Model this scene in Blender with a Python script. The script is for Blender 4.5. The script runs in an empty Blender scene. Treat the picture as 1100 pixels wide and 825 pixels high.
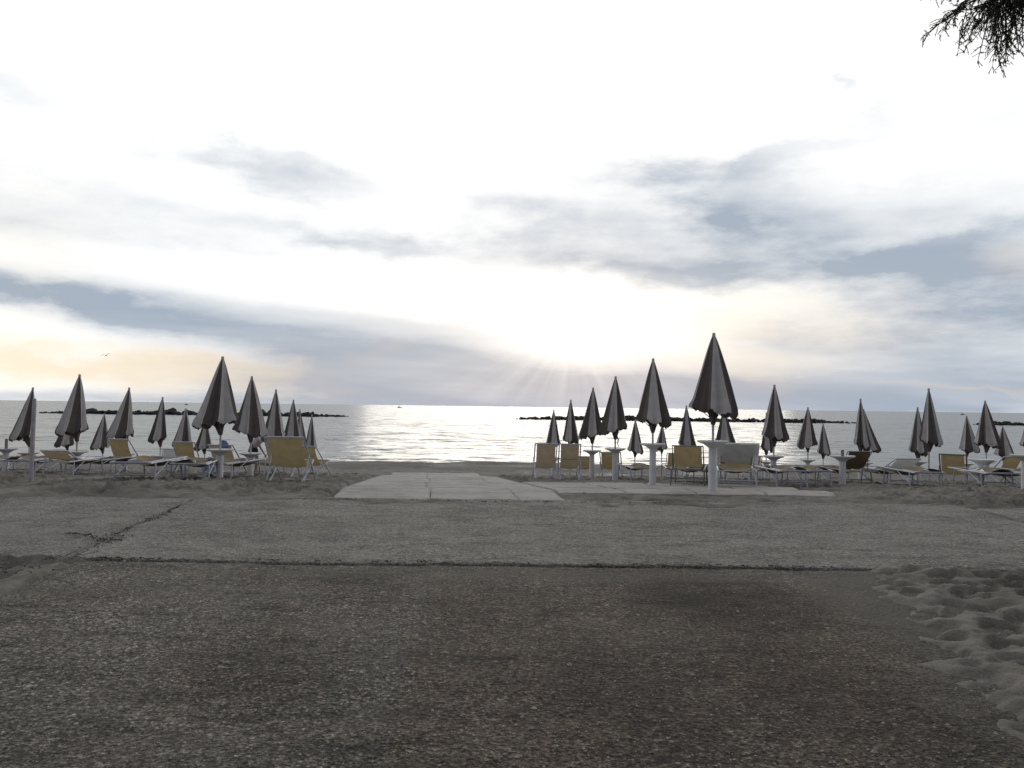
import bpy, math, random
import numpy as np
from mathutils import Vector, Matrix
R = math.radians
random.seed(7); rng = np.random.default_rng(7)
scn = bpy.context.scene
COL = scn.collection

# ------------------------------------------------------------------ camera
HC = 1.42                      # eye height above the near pavement
F = 850.0
CAMR = Matrix.Rotation(R(91.63), 3, 'X') @ Matrix.Rotation(R(0.72), 3, 'Z')
cam = bpy.data.cameras.new("camera"); camo = bpy.data.objects.new("camera", cam); COL.objects.link(camo)
cam.sensor_width = 36; cam.lens = 36 * F / 1100
cam.clip_start = 0.05; cam.clip_end = 60000
camo.matrix_world = Matrix.Translation((0, 0, HC)) @ CAMR.to_4x4()
scn.camera = camo
scn.view_settings.view_transform = 'Standard'; scn.view_settings.look = 'None'
scn.view_settings.exposure = 0; scn.view_settings.gamma = 1
def ray(px, py):
    return (CAMR @ Vector((px - 550, 412.5 - py, -F))).normalized()
def at(px, py, d):
    v = ray(px, py); return Vector((0, 0, HC)) + v * (d / v.y)
def azel(px, py):
    v = ray(px, py); return math.atan2(v.x, v.y), math.asin(v.z)

# ------------------------------------------------------------------ ground profile
PY = [-60, 0, 13.5, 24, 31, 34, 36.5, 38.5, 43, 60, 90]
PZ = [0, 0, 0, -.72, -1.32, -1.45, -1.36, -1.40, -1.76, -3.0, -5]
SEA = -1.68
def gz(y): return float(np.interp(y, PY, PZ))
def px_x(px, d): return at(px, 440, d).x

# ------------------------------------------------------------------ materials
def nodes(name):
    m = bpy.data.materials.new(name); m.use_nodes = True
    nt = m.node_tree; return m, nt, nt.nodes['Principled BSDF'], nt.nodes['Material Output']
def N(nt, t, **k):
    n = nt.nodes.new(t)
    for a, b in k.items(): setattr(n, a, b)
    return n
def noise(nt, vec, scale, detail=4, rough=.55):
    n = N(nt, 'ShaderNodeTexNoise'); n.inputs['Scale'].default_value = scale
    n.inputs['Detail'].default_value = detail; n.inputs['Roughness'].default_value = rough
    nt.links.new(vec, n.inputs['Vector']); return n.outputs['Fac']
def ramp(nt, fac, stops):
    n = N(nt, 'ShaderNodeValToRGB'); e = n.color_ramp.elements
    while len(e) < len(stops): e.new(.5)
    for i, (p, c) in enumerate(stops):
        e[i].position = p; e[i].color = (*c, 1) if hasattr(c, '__len__') else (c, c, c, 1)
    nt.links.new(fac, n.inputs[0]); return n.outputs[0]
def mth(nt, op, a, b=0.0, c=0.0, clamp=False):
    n = N(nt, 'ShaderNodeMath', operation=op); n.use_clamp = clamp
    for i, v in enumerate((a, b, c)):
        if hasattr(v, 'links'): nt.links.new(v, n.inputs[i])
        else: n.inputs[i].default_value = v
    return n.outputs[0]
def mixc(nt, fac, a, b, mode='MIX'):
    n = N(nt, 'ShaderNodeMix', data_type='RGBA', blend_type=mode)
    for s, v in ((n.inputs['Factor'], fac), (n.inputs['A'], a), (n.inputs['B'], b)):
        s = {'Factor': n.inputs[0], 'A': n.inputs[6], 'B': n.inputs[7]}[s.name]
        if hasattr(v, 'links'): nt.links.new(v, s)
        elif hasattr(v, '__len__'): s.default_value = (*v, 1)
        else: s.default_value = v
    return n.outputs[2]
def bump(nt, h, bs, strength=.5, dist=.01, prev=None):
    n = N(nt, 'ShaderNodeBump'); n.inputs['Strength'].default_value = strength
    n.inputs['Distance'].default_value = dist; nt.links.new(h, n.inputs['Height'])
    if prev is not None: nt.links.new(prev, n.inputs['Normal'])
    if bs is not None: nt.links.new(n.outputs[0], bs.inputs['Normal'])
    return n.outputs[0]

def simple(name, col, rough=.6, var=.18, scale=9, metallic=0, transl=0, bmp=.15):
    m, nt, bs, out = nodes(name)
    tc = N(nt, 'ShaderNodeTexCoord').outputs['Object']
    f = noise(nt, tc, scale, 5)
    a = tuple(c * (1 - var) for c in col); b = tuple(min(1, c * (1 + var)) for c in col)
    c = ramp(nt, f, [(.3, a), (.7, b)])
    nt.links.new(c, bs.inputs['Base Color']); bs.inputs['Roughness'].default_value = rough
    bs.inputs['Metallic'].default_value = metallic
    bump(nt, noise(nt, tc, scale * 9, 3), bs, bmp, .004)
    if transl:
        t = N(nt, 'ShaderNodeBsdfTranslucent'); nt.links.new(c, t.inputs[0])
        mx = N(nt, 'ShaderNodeMixShader'); mx.inputs[0].default_value = transl
        nt.links.new(bs.outputs[0], mx.inputs[1]); nt.links.new(t.outputs[0], mx.inputs[2])
        nt.links.new(mx.outputs[0], out.inputs[0])
    return m
M = {}
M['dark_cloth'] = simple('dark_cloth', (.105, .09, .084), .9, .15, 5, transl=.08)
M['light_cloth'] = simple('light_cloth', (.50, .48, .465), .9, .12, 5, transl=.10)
M['pole'] = simple('painted_pole', (.42, .41, .41), .45, .1)
M['brown_metal'] = simple('brown_metal', (.07, .055, .05), .6)
M['white_plastic'] = simple('white_plastic', (.60, .60, .61), .5, .08, 4)
M['white_frame'] = simple('white_frame', (.42, .44, .50), .4, .1)
M['dark_frame'] = simple('dark_frame', (.16, .15, .15), .5)
M['ochre'] = simple('ochre_canvas', (.34, .27, .15), .9, .14, 6, transl=.28)
M['ochre_pale'] = simple('pale_ochre_canvas', (.36, .30, .205), .9, .12, 6, transl=.28)
M['canvas_white'] = simple('white_canvas', (.62, .63, .62), .9, .1, 6, transl=.2)
M['canvas_shaded'] = simple('shaded_canvas', (.16, .12, .07), .9, .12, 6)  # ochre canvas with the shade of its underside put into the colour
M['towel_white'] = simple('towel_white', (.72, .72, .70), 1, .1, 12)
M['towel_blue'] = simple('towel_blue', (.16, .22, .36), 1, .2, 12)
M['towel_yellow'] = simple('towel_yellow', (.55, .42, .14), 1, .2, 12)
M['post'] = simple('weathered_post', (.36, .34, .35), .8, .2, 12)
M['bark'] = simple('bark', (.07, .055, .045), .95, .4, 14, bmp=.8)
M['needles'] = simple('needles', (.05, .062, .035), .8, .4, 3, transl=.25)
M['rock'] = simple('rock', (.028, .027, .027), .9, .5, 1.2, bmp=1)
M['weed'] = simple('dry_weed', (.035, .030, .024), .95, .5, 20)
M['pebble'] = simple('pebble', (.26, .24, .21), .8, .6, 30)
M['hull'] = simple('hull', (.20, .22, .26), .6)
M['feather'] = simple('feather', (.16, .16, .16), .8)
M['skin'] = simple('skin', (.30, .17, .11), .6, .08)
M['shirt'] = simple('shirt', (.50, .52, .58), .9, .08)
M['shorts'] = simple('shorts', (.015, .015, .018), .9)
M['hair'] = simple('hair', (.03, .022, .018), .8)

# sand ------------------------------------------------------------
def sand_mat():
    m, nt, bs, out = nodes('beach_sand')
    g = N(nt, 'ShaderNodeNewGeometry').outputs['Position']
    f1 = noise(nt, g, .55, 6); f2 = noise(nt, g, 6, 6); f3 = noise(nt, g, 95, 3)
    c = ramp(nt, f1, [(.32, (.130, .119, .102)), (.68, (.23, .213, .187))])
    c = mixc(nt, .55, c, ramp(nt, f2, [(.3, .55), (.7, 1.1)]), 'MULTIPLY')
    c = mixc(nt, .5, c, ramp(nt, f3, [(.35, .6), (.65, 1.15)]), 'MULTIPLY')
    sx = N(nt, 'ShaderNodeSeparateXYZ'); nt.links.new(g, sx.inputs[0])
    wob = mth(nt, 'MULTIPLY_ADD', f1, .5, sx.outputs[2])
    wet = ramp(nt, mth(nt, 'ADD', wob, 1.3), [(0.0, 1), (.25, 0)])      # wet towards the water
    c = mixc(nt, wet, c, (.045, .042, .042))
    nt.links.new(c, bs.inputs['Base Color'])
    r = mth(nt, 'MULTIPLY_ADD', wet, -.5, .95); nt.links.new(r, bs.inputs['Roughness'])
    bs.inputs['Specular IOR Level'].default_value = .25
    b1 = bump(nt, noise(nt, g, 7, 6, .6), None, .8, .05)
    bump(nt, noise(nt, g, 110, 2), bs, .4, .006, b1)
    return m
M['sand'] = sand_mat()

def concrete(name, lo, hi, agg=.6, stain=1.0, near=False, grain=1.0):
    m, nt, bs, out = nodes(name)
    g = N(nt, 'ShaderNodeNewGeometry').outputs['Position']
    f1 = noise(nt, g, .5, 7, .62); f2 = noise(nt, g, 3.2, 6, .65)
    c = ramp(nt, f1, [(.33, lo), (.68, hi)])
    c = mixc(nt, .8 * stain, c, ramp(nt, f2, [(.3, .62), (.72, 1.22)]), 'MULTIPLY')
    # pebbles showing in the worn surface
    v = N(nt, 'ShaderNodeTexVoronoi'); v.inputs['Scale'].default_value = 95; nt.links.new(g, v.inputs['Vector'])
    sp = N(nt, 'ShaderNodeSeparateColor'); nt.links.new(v.outputs['Color'], sp.inputs[0])
    tone = ramp(nt, sp.outputs[0], [(0, .3), (.3, .7), (.6, 1.0), (.88, 1.35), (.97, 2.1), (1, 2.6)])
    c = mixc(nt, agg, c, tone, 'MULTIPLY')
    v2 = N(nt, 'ShaderNodeTexVoronoi'); v2.inputs['Scale'].default_value = 38; nt.links.new(g, v2.inputs['Vector'])
    sp2 = N(nt, 'ShaderNodeSeparateColor'); nt.links.new(v2.outputs['Color'], sp2.inputs[0])
    tone2 = ramp(nt, sp2.outputs[1], [(0, .4), (.3, .8), (.8, 1.1), (1, 1.7)])
    c = mixc(nt, agg * .7, c, tone2, 'MULTIPLY')
    f5 = noise(nt, g, 1.1, 8, .68); f6 = noise(nt, g, 14, 6, .7)
    dust = mth(nt, 'MULTIPLY', ramp(nt, f5, [(.47, 0), (.60, 1)]), .35 if near else .8)
    sc_ = N(nt, 'ShaderNodeMapping'); nt.links.new(g, sc_.inputs[0]); sc_.inputs['Scale'].default_value = (.45, 2.2, 1)
    scr = noise(nt, sc_.outputs[0], 2.4, 7, .7)
    c = mixc(nt, .8 * stain, c, ramp(nt, scr, [(.36, .45), (.47, .95), (.7, 1.15)]), 'MULTIPLY')
    c = mixc(nt, dust, c, tuple(v * (1.0 if near else .95) for v in hi))
    f7 = noise(nt, g, 42, 4, .75)
    c = mixc(nt, .85 * grain, c, ramp(nt, f6, [(.34, .5), (.5, 1), (.7, 1.45)]), 'MULTIPLY')
    c = mixc(nt, .95 * grain, c, ramp(nt, f7, [(.36, .22), (.47, .8), (.56, 1.4), (.68, 2.6)]), 'MULTIPLY')
    if near:
        mp = N(nt, 'ShaderNodeMapping'); nt.links.new(g, mp.inputs[0])
        mp.inputs['Scale'].default_value = (1, .6, 1); mp.inputs['Location'].default_value = (3.3, 1.7, 0)
        f4 = noise(nt, mp.outputs[0], .75, 5, .6)
        c = mixc(nt, ramp(nt, f4, [(.5, 0), (.66, .6)]), c, mixc(nt, 1, c, (.62, .52, .43), 'MULTIPLY'))
        sx = N(nt, 'ShaderNodeSeparateXYZ'); nt.links.new(g, sx.inputs[0])
        # damp darker ground right of the middle, pale dry sand rubbed in near the sand drift
        def blob(cx, cy, rx, ry):
            a = mth(nt, 'DIVIDE', mth(nt, 'SUBTRACT', sx.outputs[0], cx), rx)
            b = mth(nt, 'DIVIDE', mth(nt, 'SUBTRACT', sx.outputs[1], cy), ry)
            d = mth(nt, 'ADD', mth(nt, 'MULTIPLY', a, a), mth(nt, 'MULTIPLY', b, b))
            d = mth(nt, 'MULTIPLY_ADD', f2, 1.6, d)
            return ramp(nt, mth(nt, 'MULTIPLY', d, .5), [(.35, 1), (.95, 0)])
        # lengthwise band right of an old pour line: browner and darker
        edge = mth(nt, 'MULTIPLY_ADD', f5, .5, mth(nt, 'MULTIPLY_ADD', sx.outputs[1], .03, sx.outputs[0]))
        band = mth(nt, 'MULTIPLY', ramp(nt, mth(nt, 'MULTIPLY_ADD', edge, 1.0, .45), [(.22, 0), (.36, 1)]), ramp(nt, mth(nt, 'DIVIDE', sx.outputs[1], 10), [(.60, 1), (.69, .25)]))
        c = mixc(nt, mth(nt, 'MULTIPLY', band, .8), c, mixc(nt, 1, c, (.72, .64, .55), 'MULTIPLY'))
        for bx, by, rx, ry, st in ((1.55, 5.9, .95, .9, .85), (.5, 4.0, .6, .9, .6), (1.8, 3.9, .6, .7, .6), (2.6, 4.6, .25, 1.1, .4)):
            c = mixc(nt, mth(nt, 'MULTIPLY', blob(bx, by, rx, ry), st), c, mixc(nt, 1, c, (.46, .42, .38), 'MULTIPLY'))
        ed = mth(nt, 'SUBTRACT', sx.outputs[0], mth(nt, 'MULTIPLY_ADD', sx.outputs[1], .2, 1.71))
        fr_ = ramp(nt, mth(nt, 'ADD', mth(nt, 'MULTIPLY_ADD', f2, .9, ed), mth(nt, 'MULTIPLY', f7, .7)), [(.30, 0), (.85, 1)])
        c = mixc(nt, mth(nt, 'MULTIPLY', fr_, .9), c, (.14, .128, .11))
        for bx, by, rx, ry, st in ((2.55, 5.9, .32, .9, .75), (.2, 6.7, 3.4, .28, .5), (3.0, 6.7, .7, .3, .8), (-2.6, 6.0, 1.4, .25, .3)):
            c = mixc(nt, mth(nt, 'MULTIPLY', blob(bx, by, rx, ry), st), c, (.135, .123, .105))
    nt.links.new(c, bs.inputs['Base Color']); bs.inputs['Roughness'].default_value = .85
    bs.inputs['Specular IOR Level'].default_value = .3
    b1 = bump(nt, f6, None, .9, .035)
    b1 = bump(nt, f7, None, grain, .016, b1)
    b2 = bump(nt, v2.outputs['Distance'], None, .9 * min(1, agg * 1.4), .018, b1)
    b2 = bump(nt, v.outputs['Distance'], None, .8 * min(1, agg * 1.4), .009, b2)
    bump(nt, noise(nt, g, 150, 2), bs, .3, .004, b2)
    return m
M['slab_near'] = concrete('worn_aggregate_slab', (.104, .092, .076), (.212, .192, .162), 1.0, 1, True)
M['slab_mid'] = concrete('sandy_aggregate_slab', (.165, .153, .134), (.265, .25, .225), .6, .8, False, .6)
M['slab_pale'] = concrete('pale_smooth_slab', (.27, .258, .235), (.39, .375, .35), .10, .7, False, .12)

# sea -------------------------------------------------------------
def sea_mat():
    m, nt, bs, out = nodes('sea_water')
    g = N(nt, 'ShaderNodeNewGeometry').outputs['Position']
    bs.inputs['Base Color'].default_value = (.035, .05, .055, 1)
    bs.inputs['Roughness'].default_value = .26; bs.inputs['IOR'].default_value = 1.33
    def slope(scale, rot, sx, amp, detail=3):
        q = N(nt, 'ShaderNodeMapping'); nt.links.new(g, q.inputs[0]); q.inputs['Scale'].default_value = (sx, 1, 1)
        q.inputs['Rotation'].default_value = (0, 0, rot); n = N(nt, 'ShaderNodeTexNoise'); n.inputs['Scale'].default_value = scale
        n.inputs['Detail'].default_value = detail; n.inputs['Roughness'].default_value = .6; nt.links.new(q.outputs[0], n.inputs['Vector'])
        a = N(nt, 'ShaderNodeVectorMath', operation='SUBTRACT'); nt.links.new(n.outputs['Color'], a.inputs[0]); a.inputs[1].default_value = (.5, .5, .5)
        b = N(nt, 'ShaderNodeVectorMath', operation='MULTIPLY'); nt.links.new(a.outputs[0], b.inputs[0]); b.inputs[1].default_value = (amp * 1.0, amp, 0)
        return b.outputs[0]
    def vadd(a, b):
        v = N(nt, 'ShaderNodeVectorMath', operation='ADD')
        nt.links.new(a, v.inputs[0]); nt.links.new(b, v.inputs[1]); return v.outputs[0]
    t = vadd(vadd(slope(.22, .12, .30, .55, 6), slope(.8, -.2, .4, 1.4, 5)), vadd(slope(3.0, .3, .6, .8, 3), slope(.03, .05, .2, .16, 5)))
    gn = N(nt, 'ShaderNodeNewGeometry').outputs['Normal']
    nn = N(nt, 'ShaderNodeVectorMath', operation='NORMALIZE'); nt.links.new(vadd(gn, t), nn.inputs[0]); nt.links.new(nn.outputs[0], bs.inputs['Normal'])
    return m
M['sea'] = sea_mat()
M['foam'] = simple('foam', (.75, .75, .74), .9, .1, 3)

# ------------------------------------------------------------------ world
W = bpy.data.worlds.new("World"); scn.world = W; W.use_nodes = True
nt = W.node_tree; nt.nodes.clear()
SUN_AZ, SUN_EL = azel(615, 366)
def build_world():
    out = N(nt, 'ShaderNodeOutputWorld'); bg = N(nt, 'ShaderNodeBackground'); bg.inputs[1].default_value = .1
    nt.links.new(bg.outputs[0], out.inputs[0])
    sky = N(nt, 'ShaderNodeTexSky', sky_type='NISHITA'); sky.sun_disc = False
    sky.sun_elevation = SUN_EL; sky.sun_rotation = SUN_AZ; sky.dust_density = 2; sky.air_density = 1
    tc = N(nt, 'ShaderNodeTexCoord').outputs['Generated']
    s = N(nt, 'ShaderNodeSeparateXYZ'); nt.links.new(tc, s.inputs[0]); X, Y, Z = s.outputs
    az = mth(nt, 'ARCTAN2', X, Y); el = mth(nt, 'ARCSINE', Z)
    zz = mth(nt, 'ADD', mth(nt, 'MAXIMUM', Z, 0), .10)
    cx = N(nt, 'ShaderNodeCombineXYZ'); nt.links.new(mth(nt, 'DIVIDE', X, zz), cx.inputs[0])
    nt.links.new(mth(nt, 'DIVIDE', Y, zz), cx.inputs[1])
    n1 = noise(nt, cx.outputs[0], .8, 7, .6); n2 = noise(nt, cx.outputs[0], 2.3, 6, .6)
    ce = N(nt, 'ShaderNodeCombineXYZ'); nt.links.new(az, ce.inputs[0]); nt.links.new(mth(nt, 'MULTIPLY', el, 2.6), ce.inputs[1])
    w1 = noise(nt, ce.outputs[0], 7, 6, .6)
    ce2 = N(nt, 'ShaderNodeVectorMath', operation='ADD'); nt.links.new(ce.outputs[0], ce2.inputs[0]); ce2.inputs[1].default_value = (9, 5, 2)
    w2 = noise(nt, ce2.outputs[0], 7, 6, .6)
    azw = mth(nt, 'MULTIPLY_ADD', mth(nt, 'SUBTRACT', w1, .5), .22, az)
    elw = mth(nt, 'MULTIPLY_ADD', mth(nt, 'SUBTRACT', w2, .5), .10, el)
    azh = mth(nt, 'MULTIPLY', mth(nt, 'ADD', az, azw), .5); elh = mth(nt, 'MULTIPLY_ADD', mth(nt, 'ADD', el, el), .35, mth(nt, 'MULTIPLY', elw, .3))
    def blob(px, py, rx, ry, ang, st, soft=True):
        a0, e0 = azel(px, py); ca, sa = math.cos(R(ang)), math.sin(R(ang))
        u, v = (azh, elh) if soft == 'half' else (azw, elw) if soft else (az, el)
        dx = mth(nt, 'SUBTRACT', u, a0); dy = mth(nt, 'SUBTRACT', v, e0)
        # angle: positive = sinks to the right in the picture
        p = mth(nt, 'MULTIPLY', mth(nt, 'SUBTRACT', mth(nt, 'MULTIPLY', dx, ca), mth(nt, 'MULTIPLY', dy, sa)), F / rx)
        q = mth(nt, 'MULTIPLY', mth(nt, 'ADD', mth(nt, 'MULTIPLY', dx, sa), mth(nt, 'MULTIPLY', dy, ca)), F / ry)
        r2 = mth(nt, 'ADD', mth(nt, 'MULTIPLY', p, p), mth(nt, 'MULTIPLY', q, q))
        return mth(nt, 'MULTIPLY', mth(nt, 'EXPONENT', mth(nt, 'MULTIPLY', r2, -1)), st)
    def total(lst, soft=True):
        t = None
        for b in lst:
            g = blob(*b, soft); t = g if t is None else mth(nt, 'ADD', t, g)
        return t
    clouds = total([
        (320, 190, 90, 20, 9, .42), (210, 170, 90, 16, 4, .22), (120, 235, 220, 42, 2, .34), (440, 268, 120, 15, 6, .50),
        (610, 238, 120, 32, 8, .46), (660, 285, 120, 20, 10, .45), (765, 196, 88, 30, 3, .72), (812, 235, 70, 24, 10, .55),
        (880, 150, 90, 14, -14, .32), (880, 284, 190, 24, 4, .78), (1045, 258, 110, 15, -8, .50), (1070, 320, 120, 22, 3, .60),
        (50, 318, 120, 11, 6, .42), (0, 90, 40, 22, 0, .30), (913, 92, 16, 9, 0, .30), (930, 350, 150, 18, 4, .35),
        (1100, 100, 70, 60, 0, .16), (760, 300, 70, 12, 3, .35), (1000, 210, 140, 24, 0, .22), (560, 180, 200, 16, 5, .12)])
    bank = total([(60, 314, 180, 20, 3, .28), (170, 338, 190, 18, 5, .34), (330, 366, 200, 22, 6, .58), (450, 400, 210, 34, 0, .92),
        (600, 420, 260, 20, 0, .75), (800, 424, 300, 19, 0, .85), (1020, 404, 220, 30, 0, .68), (1090, 350, 90, 26, 0, .4),
        (620, 436, 560, 9, 0, .55), (60, 428, 260, 7, 0, .38), (430, 348, 200, 11, 5, .38), (900, 375, 130, 18, 4, .3), (900, 250, 180, 26, 0, .30), (1040, 285, 140, 34, 0, .32)], 'half')
    n = mth(nt, 'MULTIPLY_ADD', n2, .9, mth(nt, 'MULTIPLY', w1, 1.1))            # about 1 on average
    dens = mth(nt, 'MULTIPLY', clouds, mth(nt, 'POWER', n, 1.4))
    dens = mth(nt, 'ADD', dens, mth(nt, 'MULTIPLY', bank, mth(nt, 'MULTIPLY_ADD', n, .5, .5)))
    glow = blob(612, 356, 62, 27, 0, .7, False)
    glow = mth(nt, 'ADD', glow, blob(540, 320, 230, 26, 2, .35, False))
    dens = mth(nt, 'MULTIPLY', dens, mth(nt, 'SUBTRACT', 1, glow, clamp=True))
    dens = ramp(nt, dens, [(.02, 0), (.5, .55), (1.0, 1)])
    cs = N(nt, 'ShaderNodeCombineXYZ'); nt.links.new(mth(nt, 'MULTIPLY_ADD', el, .8, az), cs.inputs[0]); nt.links.new(mth(nt, 'MULTIPLY_ADD', az, .35, mth(nt, 'MULTIPLY', el, 9)), cs.inputs[1])
    n3 = noise(nt, cs.outputs[0], 2.6, 3, .5)
    dens = mth(nt, 'MULTIPLY', dens, ramp(nt, n3, [(.30, .82), (.5, 1.0), (.70, 1.12)]))
    # crepuscular streaks fanning from the hidden sun
    ux = mth(nt, 'SUBTRACT', az, SUN_AZ); uy = mth(nt, 'SUBTRACT', el, SUN_EL + .02)
    fan = mth(nt, 'ARCTAN2', ux, uy)
    cf = N(nt, 'ShaderNodeCombineXYZ'); nt.links.new(fan, cf.inputs[0])
    rays = ramp(nt, noise(nt, cf.outputs[0], 3.2, 2), [(.40, 0), (.66, 1)])
    rr = mth(nt, 'MULTIPLY', rays, blob(640, 398, 300, 42, 0, .20, False))
    dens = mth(nt, 'MULTIPLY', dens, mth(nt, 'SUBTRACT', 1, rr, clamp=True))
    warm = total([(70, 390, 230, 24, 3, 1.15), (260, 398, 80, 15, 6, .8), (840, 350, 130, 22, 4, .45), (800, 392, 90, 14, 0, .6),
                  (1050, 424, 75, 3.5, 1, .8), (400, 382, 30, 7, -10, .35), (1085, 285, 30, 12, -15, .5), (20, 268, 60, 60, 0, .25),
                  (690, 335, 260, 45, 0, .28)])
    warm = mth(nt, 'MULTIPLY', warm, .9, clamp=True)
    white = (11.6, 11.6, 11.5)
    skyc = mixc(nt, warm, white, (10.6, 9.3, 7.3))
    cloudc = mixc(nt, mth(nt, 'MULTIPLY', warm, .55), (3.75, 4.5, 5.5), (7.0, 6.1, 5.5))
    c = mixc(nt, dens, skyc, cloudc)
    glow = mth(nt, 'ADD', glow, blob(612, 350, 140, 48, 0, .35, False))
    c = mixc(nt, mth(nt, 'MULTIPLY', glow, .6, clamp=True), c, (15, 14.6, 13.6))
    # the far side of the sky, away from the sun, and the zenith, are much dimmer
    fr = ramp(nt, mth(nt, 'MULTIPLY_ADD', Y, .5, .5), [(.2, 0), (.82, 1)])
    back = mixc(nt, n1, (2.2, 2.4, 2.9), (3.6, 3.7, 4.1))
    c = mixc(nt, fr, back, c)
    hz = ramp(nt, Z, [(.45, 0), (.95, 1)])
    c = mixc(nt, mth(nt, 'MULTIPLY', hz, .6), c, (4.2, 4.4, 4.9))
    c = mixc(nt, .025, c, sky.outputs[0])
    nt.links.new(c, bg.inputs[0])
build_world()
sl = bpy.data.lights.new('sun', 'SUN'); sl.energy = .5; sl.angle = R(30); sl.color = (1, .93, .82)
so = bpy.data.objects.new('sun', sl); COL.objects.link(so)
sd = Vector((math.sin(SUN_AZ) * math.cos(SUN_EL), math.cos(SUN_AZ) * math.cos(SUN_EL), math.sin(SUN_EL)))
so.rotation_euler = sd.to_track_quat('Z', 'Y').to_euler(); so.location = (0, 0, 30)

# ------------------------------------------------------------------ numpy noise
_tab = rng.random((512, 512))
def vn(x, y):
    xi = np.floor(x).astype(int); yi = np.floor(y).astype(int); fx = x - xi; fy = y - yi
    fx = fx * fx * (3 - 2 * fx); fy = fy * fy * (3 - 2 * fy)
    g = lambda a, b: _tab[a % 512, b % 512]
    return (g(xi, yi) * (1 - fx) + g(xi + 1, yi) * fx) * (1 - fy) + (g(xi, yi + 1) * (1 - fx) + g(xi + 1, yi + 1) * fx) * fy
def fbm(x, y, o=4):
    t = 0; a = .5; s = 0
    for i in range(o):
        t = t + a * vn(x * 2 ** i + 17.3 * i, y * 2 ** i + 5.1 * i); s += a; a *= .5
    return t / s - .5
def sstep(a, b, v):
    t = np.clip((v - a) / (b - a), 0, 1); return t * t * (3 - 2 * t)

# ------------------------------------------------------------------ mesh helpers
class MB:
    def __init__(s): s.v = []; s.f = []; s.mi = []
    def quadstrip(s, rings, closed=True, mi=None):
        b = len(s.v); n = len(rings[0])
        for r in rings: s.v += [tuple(p) for p in r]
        for i in range(len(rings) - 1):
            for j in range(n if closed else n - 1):
                k = (j + 1) % n
                s.f.append((b + i * n + j, b + i * n + k, b + (i + 1) * n + k, b + (i + 1) * n + j))
                s.mi.append(mi(i, j) if callable(mi) else (mi or 0))
        return b
    def cap(s, start, n, flip=False, mi=0):
        f = tuple(range(start, start + n)); s.f.append(f[::-1] if flip else f); s.mi.append(mi)
    def tube(s, pts, r, n=8, mi=0, caps=True):
        pts = [Vector(p) for p in pts]; rs = r if hasattr(r, '__len__') else [r] * len(pts)
        rings = []; up = Vector((0, 0, 1))
        for i, p in enumerate(pts):
            t = (pts[min(i + 1, len(pts) - 1)] - pts[max(i - 1, 0)]).normalized()
            u = up if abs(t.dot(up)) < .9 else Vector((1, 0, 0))
            a = t.cross(u).normalized(); b = t.cross(a)
            rings.append([p + (a * math.cos(q) + b * math.sin(q)) * rs[i] for q in [2 * math.pi * k / n for k in range(n)]])
        st = s.quadstrip(rings, True, mi)
        if caps: s.cap(st, n, False, mi); s.cap(st + (len(rings) - 1) * n, n, True, mi)
    def lathe(s, prof, n=24, c=(0, 0, 0), mi=0, sx=1, sy=1):
        rings = [[(c[0] + r * math.cos(2 * math.pi * k / n) * sx, c[1] + r * math.sin(2 * math.pi * k / n) * sy, c[2] + z) for k in range(n)] for r, z in prof]
        st = s.quadstrip(rings, True, mi)
        s.cap(st, n, True, mi); s.cap(st + (len(prof) - 1) * n, n, False, mi)
    def box(s, c, h, mi=0):
        b = len(s.v); c = Vector(c)
        for z in (-1, 1):
            for y in (-1, 1):
                for x in (-1, 1): s.v.append((c.x + x * h[0], c.y + y * h[1], c.z + z * h[2]))
        for f in ((0, 2, 3, 1), (4, 5, 7, 6), (0, 1, 5, 4), (2, 6, 7, 3), (0, 4, 6, 2), (1, 3, 7, 5)):
            s.f.append(tuple(b + i for i in f)); s.mi.append(mi)
    def build(s, name, mats, parent=None, smooth=True):
        me = bpy.data.meshes.new(name); me.from_pydata(s.v, [], s.f)
        for m in (mats if isinstance(mats, list) else [mats]): me.materials.append(m)
        me.polygons.foreach_set('material_index', s.mi)
        if smooth:
            me.polygons.foreach_set('use_smooth', [True] * len(me.polygons))
            me.update()
            try: me.set_sharp_from_angle(angle=R(40))
            except Exception: pass
        me.update()
        o = bpy.data.objects.new(name, me); COL.objects.link(o)
        if parent: o.parent = parent
        return o
def grid(name, V, mat, parent=None, smooth=True):
    """V: (rows, cols, 3)"""
    r, c = V.shape[:2]; idx = np.arange(r * c).reshape(r, c)
    q = np.stack([idx[:-1, :-1], idx[:-1, 1:], idx[1:, 1:], idx[1:, :-1]], -1).reshape(-1, 4)
    me = bpy.data.meshes.new(name); me.vertices.add(r * c); me.vertices.foreach_set('co', V.reshape(-1).astype(np.float32))
    me.loops.add(q.size); me.loops.foreach_set('vertex_index', q.reshape(-1).astype(np.int32))
    me.polygons.add(len(q)); me.polygons.foreach_set('loop_start', np.arange(0, q.size, 4, dtype=np.int32))
    me.polygons.foreach_set('loop_total', np.full(len(q), 4, dtype=np.int32))
    me.polygons.foreach_set('use_smooth', np.full(len(q), smooth)); me.materials.append(mat); me.update(calc_edges=True); me.validate()
    o = bpy.data.objects.new(name, me); COL.objects.link(o)
    if parent: o.parent = parent
    return o
def tag(o, label=None, cat=None, group=None, kind=None):
    if label: o['label'] = label
    if cat: o['category'] = cat
    if group: o['group'] = group
    if kind: o['kind'] = kind
    return o
def empty(name, loc, rz=0):
    o = bpy.data.objects.new(name, None); o.empty_display_size = .2; COL.objects.link(o)
    o.location = loc; o.rotation_euler = (0, 0, rz); return o

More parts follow.
